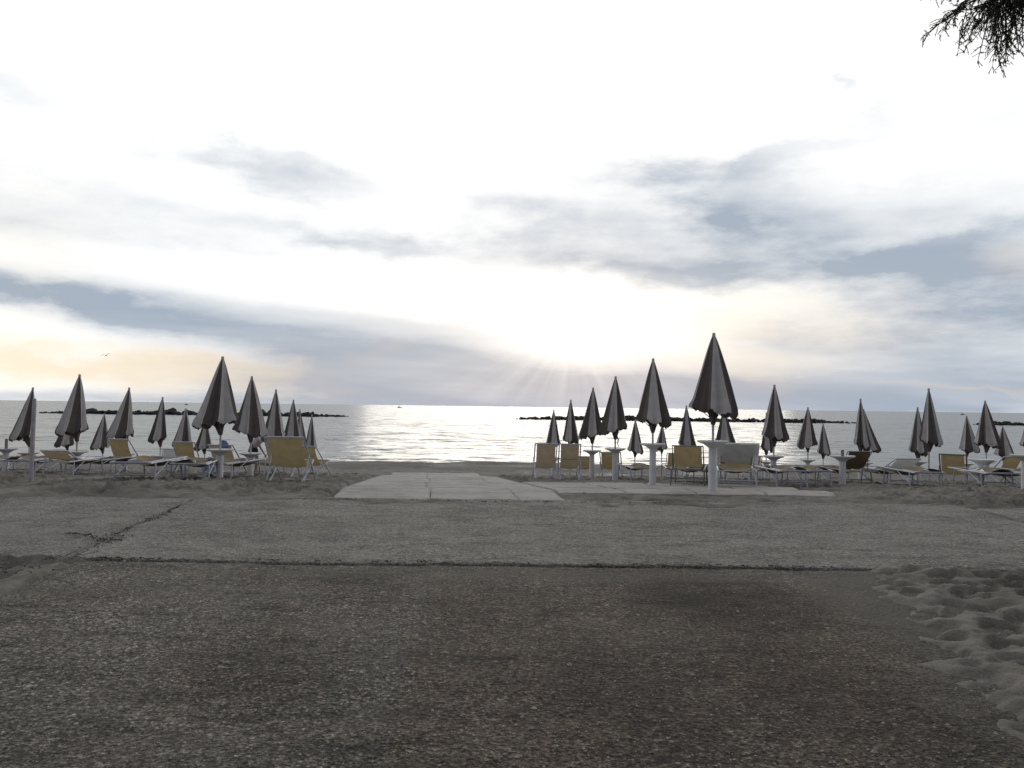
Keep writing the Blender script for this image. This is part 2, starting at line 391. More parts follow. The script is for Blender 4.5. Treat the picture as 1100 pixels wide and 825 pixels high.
# ------------------------------------------------------------------ setting
def xl_near(y): return -3.72 - .13 * (y - 6)          # left edge of the near slab
def xr_near(y): return 2.45 + .20 * (y - 3.7)         # sand drift bounds it on the right
SH = -.105                                            # the whole beach layout runs slightly to the left
def walk_l(y): return -2.69 + SH * (y - 11.9)
def walk_r(y): return .86 + SH * (y - 11.9)
def pad_r(y): return 5.4 + .3 * (y - 13.3)
def on_slab(x, y):
    j = .12 * fbm(x * 1.3, y * 1.3, 4) * 2
    near = sstep(-.06, .06, x - xl_near(y) + j) * sstep(-.22, .42, xr_near(y) - x + j * 2.2) * (y < 7.12)
    near = np.maximum(near, (x < 3) * (y < 2) * (x > -3.4))
    mid = sstep(-.05, .05, y - 7.14 + j * .25) * sstep(-.35, .35, 11.6 - y + j * 6)
    mid = mid * (1 - .9 * np.exp(-((x + 4.0 + .13 * (y - 7.2)) / (.025 + .07 * np.clip(fbm(x * 2, y * 2 + 40) + .5, 0, 1))) ** 2))
    w = sstep(-.05, .05, x - walk_l(y) + .06 + j * .3) * sstep(-.05, .05, walk_r(y) - x + j * .3) * sstep(-.12, -.02, y - 11.9) * sstep(-.8, .8, 33.5 - y + j * 8)
    p = sstep(-.1, .1, x - walk_r(y) + .3) * sstep(-.9, .9, pad_r(y) - x + j * 8) * sstep(-.12, .12, y - 12.95 + j * .8) * sstep(-.5, .5, 18.2 - y + j * 4)
    return np.clip(np.maximum(np.maximum(near, mid), np.maximum(w, p)), 0, 1)

def sand():
    ys = [-25, -18, -12, -8, -5, -3, -1.5, 0, 1, 2]; y = 2.6
    while y < 62: ys.append(y); y *= 1.0048
    ys = np.array(ys); u = np.linspace(-1, 1, 760)
    Y, U = np.meshgrid(ys, u, indexing='ij'); X = U * (np.maximum(Y, 0) * .80 + 5.0)
    X[:, 0] -= 120; X[:, -1] += 120
    Z = np.interp(Y, PY, PZ)
    s = on_slab(X, Y)
    foot = np.abs(fbm(X * 2.6, Y * 2.6, 3)) * 2; ridge = fbm(X * 5.2 + 9, Y * 4.0 + 3, 3)
    amp = np.where(Y < 8, .15, np.where(Y < 20, .10, .085))
    dim = np.zeros_like(X); rr = np.random.default_rng(3)
    def dimples(n, xa, xb, ya, yb, dep):
        for _ in range(n):
            cx = rr.uniform(xa, xb); cy = rr.uniform(ya, yb); th = rr.uniform(0, 3.14); a = rr.uniform(.10, .19); b = a * rr.uniform(.45, .75)
            i0, i1 = np.searchsorted(ys, [cy - .5, cy + .5]); w = max(cy, 0) * .80 + 5.0
            j0 = int(np.searchsorted(u, (cx - .5) / w - .02)); j1 = int(np.searchsorted(u, (cx + .5) / w + .02))
            if i1 - i0 < 2 or j1 - j0 < 2: continue
            dx = X[i0:i1, j0:j1] - cx; dy = Y[i0:i1, j0:j1] - cy
            p = (dx * np.cos(th) + dy * np.sin(th)) / a; q = (-dx * np.sin(th) + dy * np.cos(th)) / b; r2 = p * p + q * q
            dim[i0:i1, j0:j1] += dep * rr.uniform(.6, 1.2) * (-np.exp(-r2 * r2 * .8) + .55 * np.exp(-(np.sqrt(r2) - 1.35) ** 2 * 7))
    dimples(760, 2.3, 7.0, 2.8, 7.3, .058); dimples(40, -7, -3.6, 4.5, 7.2, .035)
    dimples(4200, -16, 16, 12.0, 26, .062)
    calm = sstep(.3, .9, X) * (1 - sstep(5.5, 7.5, X)) * sstep(11, 12, Y) * (1 - sstep(18, 20, Y)); dim *= 1 - .65 * calm; dim = np.where(Y < 8, np.where(dim > 0, .022 * np.tanh(dim / .022), .075 * np.tanh(dim / .075)), dim)
    Hh = (.6 - foot) * amp * .45 + ridge * amp * .30 + fbm(X * .5, Y * .5, 3) * .10
    fade = 1 - sstep(36, 40, Y) * .85
    nearsand = sstep(-.2, .7, X - xr_near(Y)) * (Y < 9)
    Z = Z + (1 - s) * (Hh + dim * fade + nearsand * (.01 + .05 * sstep(0, 2, X - xr_near(Y)) * (Y < 6.9))) - s * .07
    Z += .028 * (1 - s) * sstep(10.8, 11.6, Y) * (1 - sstep(20, 24, Y)) * (1 - calm)
    Z -= .022 * nearsand
    # low hole left of the near slab
    Z -= .085 * sstep(-.2, .5, xl_near(Y) - X) * (Y < 7.1)
    # ridges of damp sand thrown up along the shore
    Z += .09 * fbm(X * .22 + 3, Y * .5, 3) * sstep(30, 33, Y) * (1 - sstep(40, 46, Y)) * 2
    Z += .30 * fbm(X * .16 + 8, Y * .45 + 2, 3) * sstep(36, 38.5, Y) * (1 - sstep(42, 46, Y))
    o = grid('beach_sand', np.stack([X, Y, Z], -1), M['sand']); tag(o, kind='structure')
sand()

def slab(name, xl, xr, y0, y1, mat, top=0.0, nx=120, ny=120, rough=.012, edge=.03, skirt=.12, curve=1.0):
    """a poured slab: its edges crumble, its top is slightly uneven, it follows the slope"""
    t = np.linspace(0, 1, ny); Yc = y0 + (y1 - y0) * t
    U = np.linspace(0, 1, nx)
    L = np.array([xl(y) for y in Yc]); Rr = np.array([xr(y) for y in Yc])
    L = L + edge * fbm(Yc * 3.1, Yc * 0 + xl(0) * 3, 4) * 2; Rr = Rr + edge * fbm(Yc * 3.1, Yc * 0 + xr(0) * 3 + 5, 4) * 2
    X = L[:, None] + (Rr - L)[:, None] * U[None]; Y = np.repeat(Yc[:, None], nx, 1)
    e0 = edge * fbm(X * 3.3, X * 0 + y0 * 7, 4) * 2; e1 = edge * fbm(X * 3.3, X * 0 + y1 * 7, 4) * 2
    Y = Y + e0 * (1 - t)[:, None] + e1 * t[:, None]
    Z = np.interp(Y, PY, PZ) + top + rough * fbm(X * 1.1, Y * 1.1, 4) + .4 * rough * fbm(X * 6, Y * 6, 3)
    rim = np.minimum.reduce([np.minimum(U, 1 - U)[None] * (Rr - L)[:, None], np.repeat(np.minimum(t, 1 - t)[:, None] * (y1 - y0), nx, 1)])
    Z -= .012 * np.exp(-rim / .03)
    V = np.stack([X, Y, Z], -1)
    P = np.pad(V, ((1, 1), (1, 1), (0, 0)), mode='edge')
    P[0, :, 2] -= skirt; P[-1, :, 2] -= skirt; P[:, 0, 2] -= skirt; P[:, -1, 2] -= skirt
    o = grid(name, P, mat); tag(o, kind='structure'); return o
slab('pavement', xl_near, lambda y: xr_near(y) + .55, -3.5, 7.10, M['slab_near'], 0, 260, 300, .03, .035)
slab('pavement', lambda y: -4.045 - .13 * (y - 7.2), lambda y: 5.6 + .1 * y, 7.155, 12.1, M['slab_mid'], .012, 300, 160, .035, .03)
slab('pavement', lambda y: -22, lambda y: -4.07 - .13 * (y - 7.2), 7.15, 12.1, M['slab_mid'], .004, 300, 120, .05, .05)
slab('pavement', lambda y: 5.64 + .1 * y, lambda y: 24, 7.2, 12.1, M['slab_mid'], .008, 200, 100, .05, .04)
# pale walkway of poured slabs down to the water: separate slabs with open joints
YJ = [11.95, 14.0, 17.0, 20.3, 24.0, 28.5, 33.5]
for i in range(len(YJ) - 1):
    tt = [(.0, .42), (.42, .80), (.80, 1.0)] if i % 2 == 0 else [(.0, .40), (.40, 1.0)]
    for a, b in tt:
        slab('walkway', (lambda a: lambda y: walk_l(y) * (1 - a) + walk_r(y) * a + .004)(a),
             (lambda b: lambda y: walk_l(y) * (1 - b) + walk_r(y) * b - .004)(b),
             YJ[i] + .005, YJ[i + 1] - .005, M['slab_pale'], random.uniform(.012, .016), 50, 40, .014, .012)
for i, (y0, y1) in enumerate([(12.95, 14.6), (14.65, 16.3), (16.35, 18.2)]):
    a = 0
    for k in range(4):
        x0 = lambda y, k=k: walk_r(y) + .05 + (pad_r(y) - i * .5 - walk_r(y)) * k / 4
        x1 = lambda y, k=k: walk_r(y) + .02 + (pad_r(y) - i * .5 - walk_r(y)) * (k + 1) / 4
        slab('walkway', x0, x1, y0 + .01, y1 - .01, M['slab_pale'], random.uniform(.022, .032), 50, 30, .03, .02)

def sea():
    ys = [36.0]
    while ys[-1] < 26000: ys.append(ys[-1] * (1.009 if ys[-1] < 300 else 1.03))
    ys = np.array(ys); u = np.linspace(-1, 1, 420)
    Y, U = np.meshgrid(ys, u, indexing='ij'); X = U * (Y * 1.6 + 110)
    Z = SEA + (fbm(X * .12, Y * .35, 4) * .10 + .03 * np.sin(Y * .55 + fbm(X * .05, Y * .05) * 9)) * np.clip(1 - Y / 500, 0, 1)
    o = grid('sea', np.stack([X, Y, Z], -1), M['sea']); tag(o, kind='structure')
sea()

# dry seaweed and crumbs caught in the joints
def debris(name, pts, n, spread, label=None):
    rr = random.Random(n); vs = []; fs = []
    for _ in range(n):
        k = rr.randrange(len(pts) - 1); t = rr.random(); x = pts[k][0] + (pts[k + 1][0] - pts[k][0]) * t; y = pts[k][1] + (pts[k + 1][1] - pts[k][1]) * t
        w = pts[k][2]; x += rr.gauss(0, spread * w); y += rr.gauss(0, spread * .8 * w); z = gz(y) + rr.uniform(.006, .02)
        a = rr.uniform(0, 6.3); ln = rr.uniform(.008, .04); th = rr.uniform(.003, .009); dx, dy = math.cos(a) * ln, math.sin(a) * ln; b = len(vs)
        hz = rr.uniform(.003, .012)
        vs += [(x - dx, y - dy, z), (x - dy * .2, y + dx * .2, z + hz), (x + dx, y + dy, z + rr.uniform(0, .02)), (x + dx + th, y + dy + th, z + .002), (x + th, y + th, z + hz + th), (x - dx + th, y - dy - th, z + .002)]
        fs += [(b, b + 1, b + 4, b + 5), (b + 1, b + 2, b + 3, b + 4)]
    me = bpy.data.meshes.new(name); me.from_pydata(vs, [], fs); me.materials.append(M['weed']); me.update()
    o = bpy.data.objects.new(name, me); COL.objects.link(o); tag(o, kind='stuff'); return o
debris('dried_seaweed', [(-4.05, 7.0, 1.2), (-3.96, 7.35, 1.0), (-4.05, 8.1, 1.6), (-4.2, 8.4, .5), (-4.25, 9.2, .7), (-4.35, 9.9, .5), (-4.5, 10.8, .6)], 170, .05)
debris('dried_seaweed', [(-4.7, 8.45, .8), (-4.3, 8.25, 1.6), (-4.0, 8.0, 1)], 70, .035)
debris('dried_seaweed', [(-6, 7.12, .7), (-4, 7.12, 1), (-3.3, 7.12, .8), (-1, 7.12, .4), (1, 7.12, .5), (3.0, 7.13, .7)], 190, .018)
debris('dried_seaweed', [(-3.2, 11.7, 1), (-2, 11.78, 1), (0, 11.72, .8), (1.2, 11.8, 1.2), (3, 11.9, 1)], 160, .06)
debris('dried_seaweed', [(-9, 6.6, 1), (-5.2, 6.4, 1), (-4.0, 6.8, 1)], 300, .25)

def pebbles():
    rr = random.Random(77); vs = []; fs = []
    for _ in range(5200):
        y = 2.9 + 9 * rr.random() ** 1.6; x = rr.uniform(-.72, .72) * y + rr.gauss(0, .2)
        if x > 2.2 + .12 * y and y < 7.3 and rr.random() < .6: continue
        r = rr.uniform(.003, .0075) * (1 + 1.1 * (rr.random() < .05)); a = rr.uniform(0, 3); z = (.004 if y < 7.1 else .014) + rr.uniform(-.002, .003); b = len(vs)
        for k in range(5):
            q = a + k * 1.2566; vs.append((x + math.cos(q) * r * rr.uniform(.7, 1.3), y + math.sin(q) * r * rr.uniform(.7, 1.3), z))
        vs.append((x, y, z + r * rr.uniform(.5, 1.1))); vs.append((x + r * .3, y - r * .3, z + r * .6))
        for k in range(5): fs.append((b + k, b + (k + 1) % 5, b + 5))
    me = bpy.data.meshes.new('pebbles'); me.from_pydata(vs, [], fs); me.materials.append(M['pebble']); me.update()
    o = bpy.data.objects.new('pebbles', me); COL.objects.link(o); tag(o, kind='stuff')
pebbles()

# ------------------------------------------------------------------ breakwater rocks
def rock_mesh(seed):
    import bmesh
    rr = random.Random(seed); bm = bmesh.new(); bmesh.ops.create_icosphere(bm, subdivisions=2, radius=1)
    for v in bm.verts:
        n = v.co.normalized()
        k = 1 + .28 * math.sin(3 * n.x + seed) * math.cos(4 * n.y + 2 * seed) + .15 * math.sin(7 * n.z + seed * 3 + 5 * n.x) + rr.uniform(-.07, .07)
        v.co = Vector((n.x * k, n.y * k * .9, max(-.5, n.z * k * .75)))
    me = bpy.data.meshes.new('breakwater_rock'); bm.to_mesh(me); bm.free(); me.materials.append(M['rock']); return me
RM = [rock_mesh(s) for s in range(7)]
def breakwater(p0, p1, n, label, group, taper):
    rr = random.Random(n)
    for i in range(n):
        t = (i + rr.uniform(-.3, .3)) / (n - 1); px = p0 + (p1 - p0) * t
        d = rr.uniform(193, 199); e = min(1, min(t if taper[0] else 1, (1 - t) if taper[1] else 1) * 8)
        s = rr.uniform(.55, 1.0) * (1.0 + .5 * (rr.random() < .15)) * (.35 + .65 * max(0, e))
        o = bpy.data.objects.new('breakwater_rock', RM[rr.randrange(7)]); COL.objects.link(o)
        o.location = (px_x(px, d), d, SEA + .1 + rr.uniform(0, .32) * e)
        o.scale = (s * rr.uniform(.9, 1.7), s, s * rr.uniform(.7, 1.05)); o.rotation_euler = (rr.uniform(-.3, .3), rr.uniform(-.3, .3), rr.uniform(0, 6.3))
        tag(o, label, 'rock', group)
breakwater(44, 374, 108, 'dark boulder in the left breakwater ridge off the shore', 'boulders of the left breakwater', (1, 1))
breakwater(555, 918, 118, 'dark boulder in the long breakwater behind the right parasols', 'boulders of the middle breakwater', (1, 1))
breakwater(1046, 1150, 30, 'dark boulder in the breakwater at the right edge', 'boulders of the right breakwater', (1, 0))

# ------------------------------------------------------------------ parasols
def parasol(px, y_top, y_bot, xl, xr, label, phase=0.0, d=None, strap=False, H=None, seed=0):
    rr = random.Random(seed * 13 + int(px)); L = 1.46
    if d is None: d = L * F / (y_bot - y_top)
    top = at(px, y_top, d); Lc = at(px, y_top, d).z - at(px, y_bot, d).z
    g = gz(d); Rad = max(.14, (xr - xl) / 2 * d / F); sk = ((xr + xl) / 2 - px) * d / F
    base = Vector((top.x, d, g))
    lean = (sk * .25)                                   # pole foot drifts a little the way the cloth hangs
    root = empty('closed_parasol', (base.x + lean, d, g)); tag(root, label, 'parasol', 'closed parasols along the beach')
    root.rotation_euler = (R(rr.uniform(-.6, .6)), R(rr.uniform(-.5, .5)), 0)
    tz = top.z - g; tx = -lean
    def ax(z): return tx * (z / tz)                      # pole axis
    nseg = 80; npan = 8; rows = 26
    rings = []
    rp = [rr.uniform(.85, 1.12) for _ in range(npan)]; dp = [rr.uniform(0, 1) for _ in range(npan)]
    for i in range(rows):
        t = i / (rows - 1)
        prof = (.985 * t ** .97 + .05 * (1 - math.exp(-14 * t))) * (1 if t < .88 else 1 - ((t - .88) / .12) ** 2 * .07) + .022
        ring = []
        for j in range(nseg):
            a = 2 * math.pi * j / nseg + phase; q = j / nseg * npan; k = int(q); fr = q - k
            fold = 1 - (.20 + .14 * dp[k]) * math.sin(math.pi * fr) ** 1.0 * min(1, t * 3)
            w = .045 * math.sin(2 * math.pi * fr * 2 + 5 * dp[k]) * t
            rad = Rad * 1.06 * prof * (fold + w) * (1 + (rp[k] - 1) * (1 - abs(2 * fr - 1)) * t)
            rad *= 1 + t * (.07 * math.sin(2 * a + px) + .06 * math.sin(3 * a + 1.7 * px + 3 * t) + .03 * math.sin(11 * a + 4 * t + px))
            zc = tz - Lc * t
            if t > .78:                                 # uneven hem with small scallops, higher at the corners
                e = (t - .78) / .22
                zc += Lc * e * (.055 * abs(2 * fr - 1) ** 2 + .012 * abs(math.sin(math.pi * fr * 5)) + .035 * (dp[k] - .5) + .045 * math.cos(a) * (1 if sk < 0 else -1) + .03)
            sx = sk * (t ** 1.15) * 1.0
            ring.append((ax(zc) + sx + rad * math.cos(a), rad * math.sin(a) * .92, zc))
        rings.append(ring)
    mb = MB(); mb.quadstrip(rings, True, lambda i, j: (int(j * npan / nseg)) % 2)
    mb.cap(0, nseg, True, 0)
    # inner fold of cloth turned up inside the mouth
    last = rings[-1]; cxm = sum(p[0] for p in last) / nseg; inner = []
    for f_, dz in ((1, 0), (.62, .12), (.25, .30)):
        inner.append([(cxm + (p[0] - cxm) * f_, p[1] * f_, p[2] + dz) for p in last])
    mb.quadstrip(inner, True, 0)
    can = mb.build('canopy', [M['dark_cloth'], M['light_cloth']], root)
    b = MB(); b.tube([(0, 0, -.05), (tx * .5, 0, tz * .5), (tx * .97, 0, tz * .97)], .021, 10); b.build('pole', M['pole'], root)
    b = MB(); b.lathe([(.030, -.06), (.030, -.02), (.024, -.004), (.012, .004), (.004, .007)], 12, (tx, 0, tz + .02)); b.build('finial', M['light_cloth'], root)
    zr = tz - Lc
    b = MB(); b.lathe([(.03, -.10), (.042, -.08), (.042, .02), (.03, .05)], 12, (ax(zr), 0, zr - .02)); b.build('runner', M['brown_metal'], root)
    for k in range(8):
        a = 2 * math.pi * k / 8 + phase; rt = Rad * rr.uniform(.35, .6)
        b = MB(); b.tube([(ax(zr), 0, zr - .04 + rr.uniform(-.02, .02)), (ax(zr) + sk * .7 + rt * math.cos(a), rt * math.sin(a), zr + .14), (ax(tz), 0, tz - .1)], .009, 5)
        b.build('rib', M['brown_metal'], root)
    # gathered cloth hanging round the pole under the mouth
    b = MB(); rg = []
    for i in range(6):
        t = i / 5; rg.append([(ax(zr) + sk * .35 * (1 - t) + (.10 - .07 * t) * (1 + .25 * math.sin(5 * a_ + px)) * math.cos(a_), (.10 - .07 * t) * (1 + .25 * math.sin(5 * a_ + px)) * math.sin(a_), zr + .16 - t * .27 + .02 * math.sin(3 * a_))
                              for a_ in [2 * math.pi * k / 20 for k in range(20)]])
    b.quadstrip(rg); b.build('gathered_cloth', M['dark_cloth'], root)
    if strap:
        b = MB(); z0 = zr - .02; b.tube([(ax(z0) + .03, -.03, z0), (ax(z0) + .07, -.05, z0 - .10), (ax(z0) + .05, -.05, z0 - .2), (ax(z0) + .09, -.05, z0 - .3)], [.012, .02, .012, .008], 6)
        b.build('tie_strap', M['brown_metal'], root)
    return root, d

UMB = [ # px, top, bottom, left, right, label, phase, d
 (35, 417, 475, 13, 38, 'closed parasol just behind the bare upright post at the far left', .3, None),
 (86, 403, 469, 63, 96, 'tallest closed parasol between the bare post and the first yellow chair back', .2, None),
 (74, 446, 481, 61, 80, 'small closed parasol tucked behind the tall one right of the bare post', .9, 33),
 (112, 445, 484, 99, 118, 'small closed parasol behind the lounger with a crumpled white towel', .5, None),
 (138, 417, 473, 117, 144, 'closed parasol rising behind the raised yellow back nearest the white crumpled towel', .1, None),
 (174, 427, 476, 161, 180, 'closed parasol behind the near lounger lying flat, with a narrow canopy', .7, None),
 (200, 439, 481, 187, 207, 'closed parasol standing behind the yellow back with the towel on its seat', .25, None),
 (221, 450, 485, 210, 228, 'small closed parasol half hidden behind the left group\'s tallest canopy', .6, 34),
 (240, 384, 461, 213, 256, 'tallest closed parasol of the left group, with a broad pale left panel', -.35, None),
 (271, 405, 470, 255, 288, 'closed parasol beside the bending person, with one pale centre stripe', .12, None),
 (296, 419, 475, 284, 306, 'closed parasol right behind the two large yellow deck chair backs', .3, None),
 (315, 430, 478, 305, 324, 'closed parasol above the right corner of the largest yellow deck chair', .42, None),
 (322, 440, 482, 317, 330, 'slim dark closed parasol squeezed between two others over the yellow deck chairs', .8, None),
 (335, 446, 485, 328, 340, 'small closed parasol nearest the open walkway on its left side', .2, None),
 (595, 441, 482, 586, 603, 'small closed parasol behind the first upright yellow deck chair right of the walkway', .55, None),
 (613, 430, 477, 604, 622, 'closed parasol behind the deck chair with a thin white bar across its back', .1, None),
 (637, 417, 472, 623, 648, 'closed parasol above the low yellow seat, third along the walkway', .38, None),
 (662, 405, 467, 646, 675, 'closed parasol with a tie strap hanging below its canopy', .15, None),
 (682, 451, 488, 675, 691, 'lone small closed parasol low against the bright water, right of the strap parasol', .5, None),
 (702, 386, 459, 683, 721, 'second largest closed parasol of the right group, beside the walkway slabs', .3, None),
 (711, 456, 485, 704, 717, 'small closed parasol peeping out below the second largest canopy', .7, 37),
 (738, 436, 482, 730, 748, 'closed parasol standing directly behind the slanting yellow lounger back', .2, None),
 (766, 359, 449, 741, 793, 'largest closed parasol of all, with its pedestal standing on the pale slabs', .42, None),
 (778, 440, 479, 768, 791, 'closed parasol showing only below the largest canopy, behind the white covered lounger', .1, 30),
 (831, 414, 475, 819, 845, 'tall closed parasol alone right of the white covered lounger', .48, None),
 (823, 444, 486, 817, 831, 'narrow closed parasol mostly hidden behind the tall one right of the white covered lounger', .15, None),
 (868, 438, 482, 857, 878, 'closed parasol with a broad pale centre stripe between flat loungers', .22, None),
 (884, 455, 490, 878, 892, 'slim small closed parasol beside the one with a broad pale centre stripe', .4, None),
 (924, 429, 482, 917, 934, 'closed parasol just right of the pedestal table with a pole stub', .6, None),
 (928, 440, 486, 924, 944, 'closed parasol leaning out right from behind the one by the stub table', .3, 27.5),
 (997, 418, 480, 988, 1011, 'tall dark closed parasol in the pair near the right end', .9, None),
 (986, 438, 490, 977, 996, 'closed parasol at the left side of the tall dark one, half covered by it', .2, None),
 (1038, 447, 487, 1031, 1051, 'closed parasol behind the yellow deck chair near the right end, with a pale right panel', .7, None),
 (1059, 431, 482, 1049, 1074, 'closed parasol between two smaller ones near the right breakwater', .12, None),
 (1077, 458, 492, 1070, 1088, 'small closed parasol above the last yellow back at the right', .35, None),
 (1106, 440, 483, 1096, 1118, 'closed parasol cut off by the right edge of the view', .35, None),
]
UD = {}
for i, (px, yt, yb, xl, xr, lab, ph, d) in enumerate(UMB):
    ro, dd = parasol(px, yt, yb, xl, xr, lab, ph, d, strap=(px == 662), seed=i); UD[px] = (ro, dd)

# ------------------------------------------------------------------ pedestal tables round the parasol poles
def pedestal(px, y_tray, d, label, stub=0, rad=.265):
    if d is None: d = UD[px][1]
    x = UD[px][0].location.x if px in UD else px_x(px, d)
    g = gz(d); h = at(px, y_tray, d).z - g; h = min(max(h, .55), 1.0)
    root = empty('pedestal_table', (x, d, g)); tag(root, label, 'table', 'white pedestal tables round the parasol poles')
    b = MB(); b.lathe([(.072, -.05), (.074, .0), (.07, h - .11)], 20); b.build('pedestal', M['white_plastic'], root)
    b = MB(); b.lathe([(.074, h - .115), (.10, h - .09), (.17, h - .045), (rad - .01, h - .02), (rad, h - .005), (rad, h + .012), (rad - .015, h + .012), (rad - .02, h + .002), (.03, h + .001)], 32)
    b.build('tray', M['white_plastic'], root)
    if stub:
        b = MB(); b.lathe([(.036, h), (.036, h + stub), (.03, h + stub + .01)], 12); b.build('pole_stub', M['dark_frame'], root)
    return root
TAB = [
 (8, 482, 20, 'white pedestal table with a dark pole stub at the left edge', .24),
 (35, 490, None, 'white pedestal table partly behind the bare upright post', 0),
 (86, 485, None, 'white pedestal table in front of a low chair back beyond the bare post', 0),
 (138, 488, None, 'white pedestal table overlapping the yellow back left of the flat near lounger', 0),
 (174, 492, None, 'small white pedestal table under the narrow parasol behind the near flat lounger', 0),
 (240, 483, None, 'white pedestal table under the tallest parasol of the left group', 0),
 (271, 487, None, 'white pedestal table just in front of the bending person', 0),
 (595, 492, None, 'small white pedestal table between the two upright yellow deck chairs', 0),
 (637, 484, None, 'white pedestal table left of the low yellow seats by the walkway', 0),
 (662, 482, None, 'white pedestal table under the parasol with the hanging strap', 0),
 (702, 477, None, 'white pedestal table under the second largest right hand parasol', 0),
 (766, 474, None, 'largest white pedestal table, standing on the pale slabs', 0),
 (831, 490, None, 'white pedestal table under the lone tall parasol right of the white covered lounger', 0),
 (823, 496, None, 'small white pedestal table half behind the one under the lone tall parasol', 0),
 (868, 494, None, 'white pedestal table under the parasol with the broad pale centre stripe', 0),
 (905, 490, 17.5, 'white pedestal table with a short dark pole stub and no parasol', .13),
 (924, 494, None, 'white pedestal table immediately right of the one with the short stub', 0),
 (928, 497, None, 'small white pedestal table of the parasol leaning out right', 0),
 (986, 496, None, 'small white pedestal table left behind the tall dark parasol pair', 0),
 (997, 493, 17.8, 'white pedestal table under the tall dark parasol near the right end', 0),
 (1038, 498, None, 'small white pedestal table beside the yellow deck chair near the right end', 0),
 (1059, 495, None, 'white pedestal table left of the last yellow back at the right', 0),
 (1101, 489, 15.5, 'white pedestal table cut off by the right edge of the view', 0),
]
for px, yt, d, lab, st in TAB: pedestal(px, yt, d, lab, st)

# ------------------------------------------------------------------ deck chairs and loungers
def sling(w, pts, sag=.035, ends=0):
    """a strip of canvas along the (y, z) path, width w, a little sag across"""
    mb = MB(); rows = []
    n = 9
    P = [Vector((0, a, b)) for a, b in pts]
    for i, p in enumerate(P):
        t = (P[min(i + 1, len(P) - 1)] - P[max(i - 1, 0)]).normalized(); nn = Vector((1, 0, 0)).cross(t)
        f = ends + (1 - ends) * math.sin(math.pi * i / (len(P) - 1))
        rows.append([p + Vector(((j / (n - 1) - .5) * w, 0, 0)) + nn * (-sag * f * (1 - (2 * j / (n - 1) - 1) ** 2)) for j in range(n)])
    mb.quadstrip(rows, False)
    top = len(mb.f)
    return mb
def bez(a, b, c, n=14):
    o = []
    for i in range(n + 1):
        t = i / n; o.append(tuple((1 - t) ** 2 * a[k] + 2 * t * (1 - t) * b[k] + t * t * c[k] for k in (0, 1)))
    return o
def deck_chair(px, d, label, rz=0, canvas='ochre', top=.95, w=.56, frame='white_frame', bar=False, back=-.42):
    root = empty('deck_chair', (px_x(px, d), d, gz(d) + .01), rz); tag(root, label, 'deck chair', 'deck chairs facing the sea')
    hw = w / 2 + .03; r = .016
    A0, A1 = (.52, .0), (back, top)             # long rails: floor in front, top behind
    B0, B1 = (-.42, .0), (.46, .42)             # short rails: floor behind, seat front
    for s in (-1, 1):
        b = MB(); b.tube([(s * hw, *A0), (s * hw, *A1)], r, 8); b.build('back_rail', M[frame], root)
        b = MB(); b.tube([(s * (hw - .035), *B0), (s * (hw - .035), *B1)], r, 8); b.build('seat_rail', M[frame], root)
        b = MB(); q = .62; pa = (A0[0] + (A1[0] - A0[0]) * q, A0[1] + (A1[1] - A0[1]) * q)
        b.tube([(s * (hw + .02), *pa), (s * (hw + .02), -.30, .06)], .011, 6); b.build('prop', M[frame], root)
    for nm, (y, z), ww in (('top_bar', A1, hw), ('front_bar', B1, hw - .03), ('foot_bar', A0, hw), ('floor_bar', B0, hw - .03)):
        b = MB(); b.tube([(-ww, y, z), (ww, y, z)], r, 8); b.build(nm, M[frame], root)
    if bar:
        b = MB(); b.tube([(-hw, back * .45 - .06, top * .60), (hw, back * .45 - .06, top * .60)], .012, 8); b.build('cross_bar', M[frame], root)
    mb = sling(w - .02, bez((A1[0], A1[1] + .01), (-.12, .05), (B1[0], B1[1] + .01), 20)); mb.build('canvas', M[canvas], root)
    return root
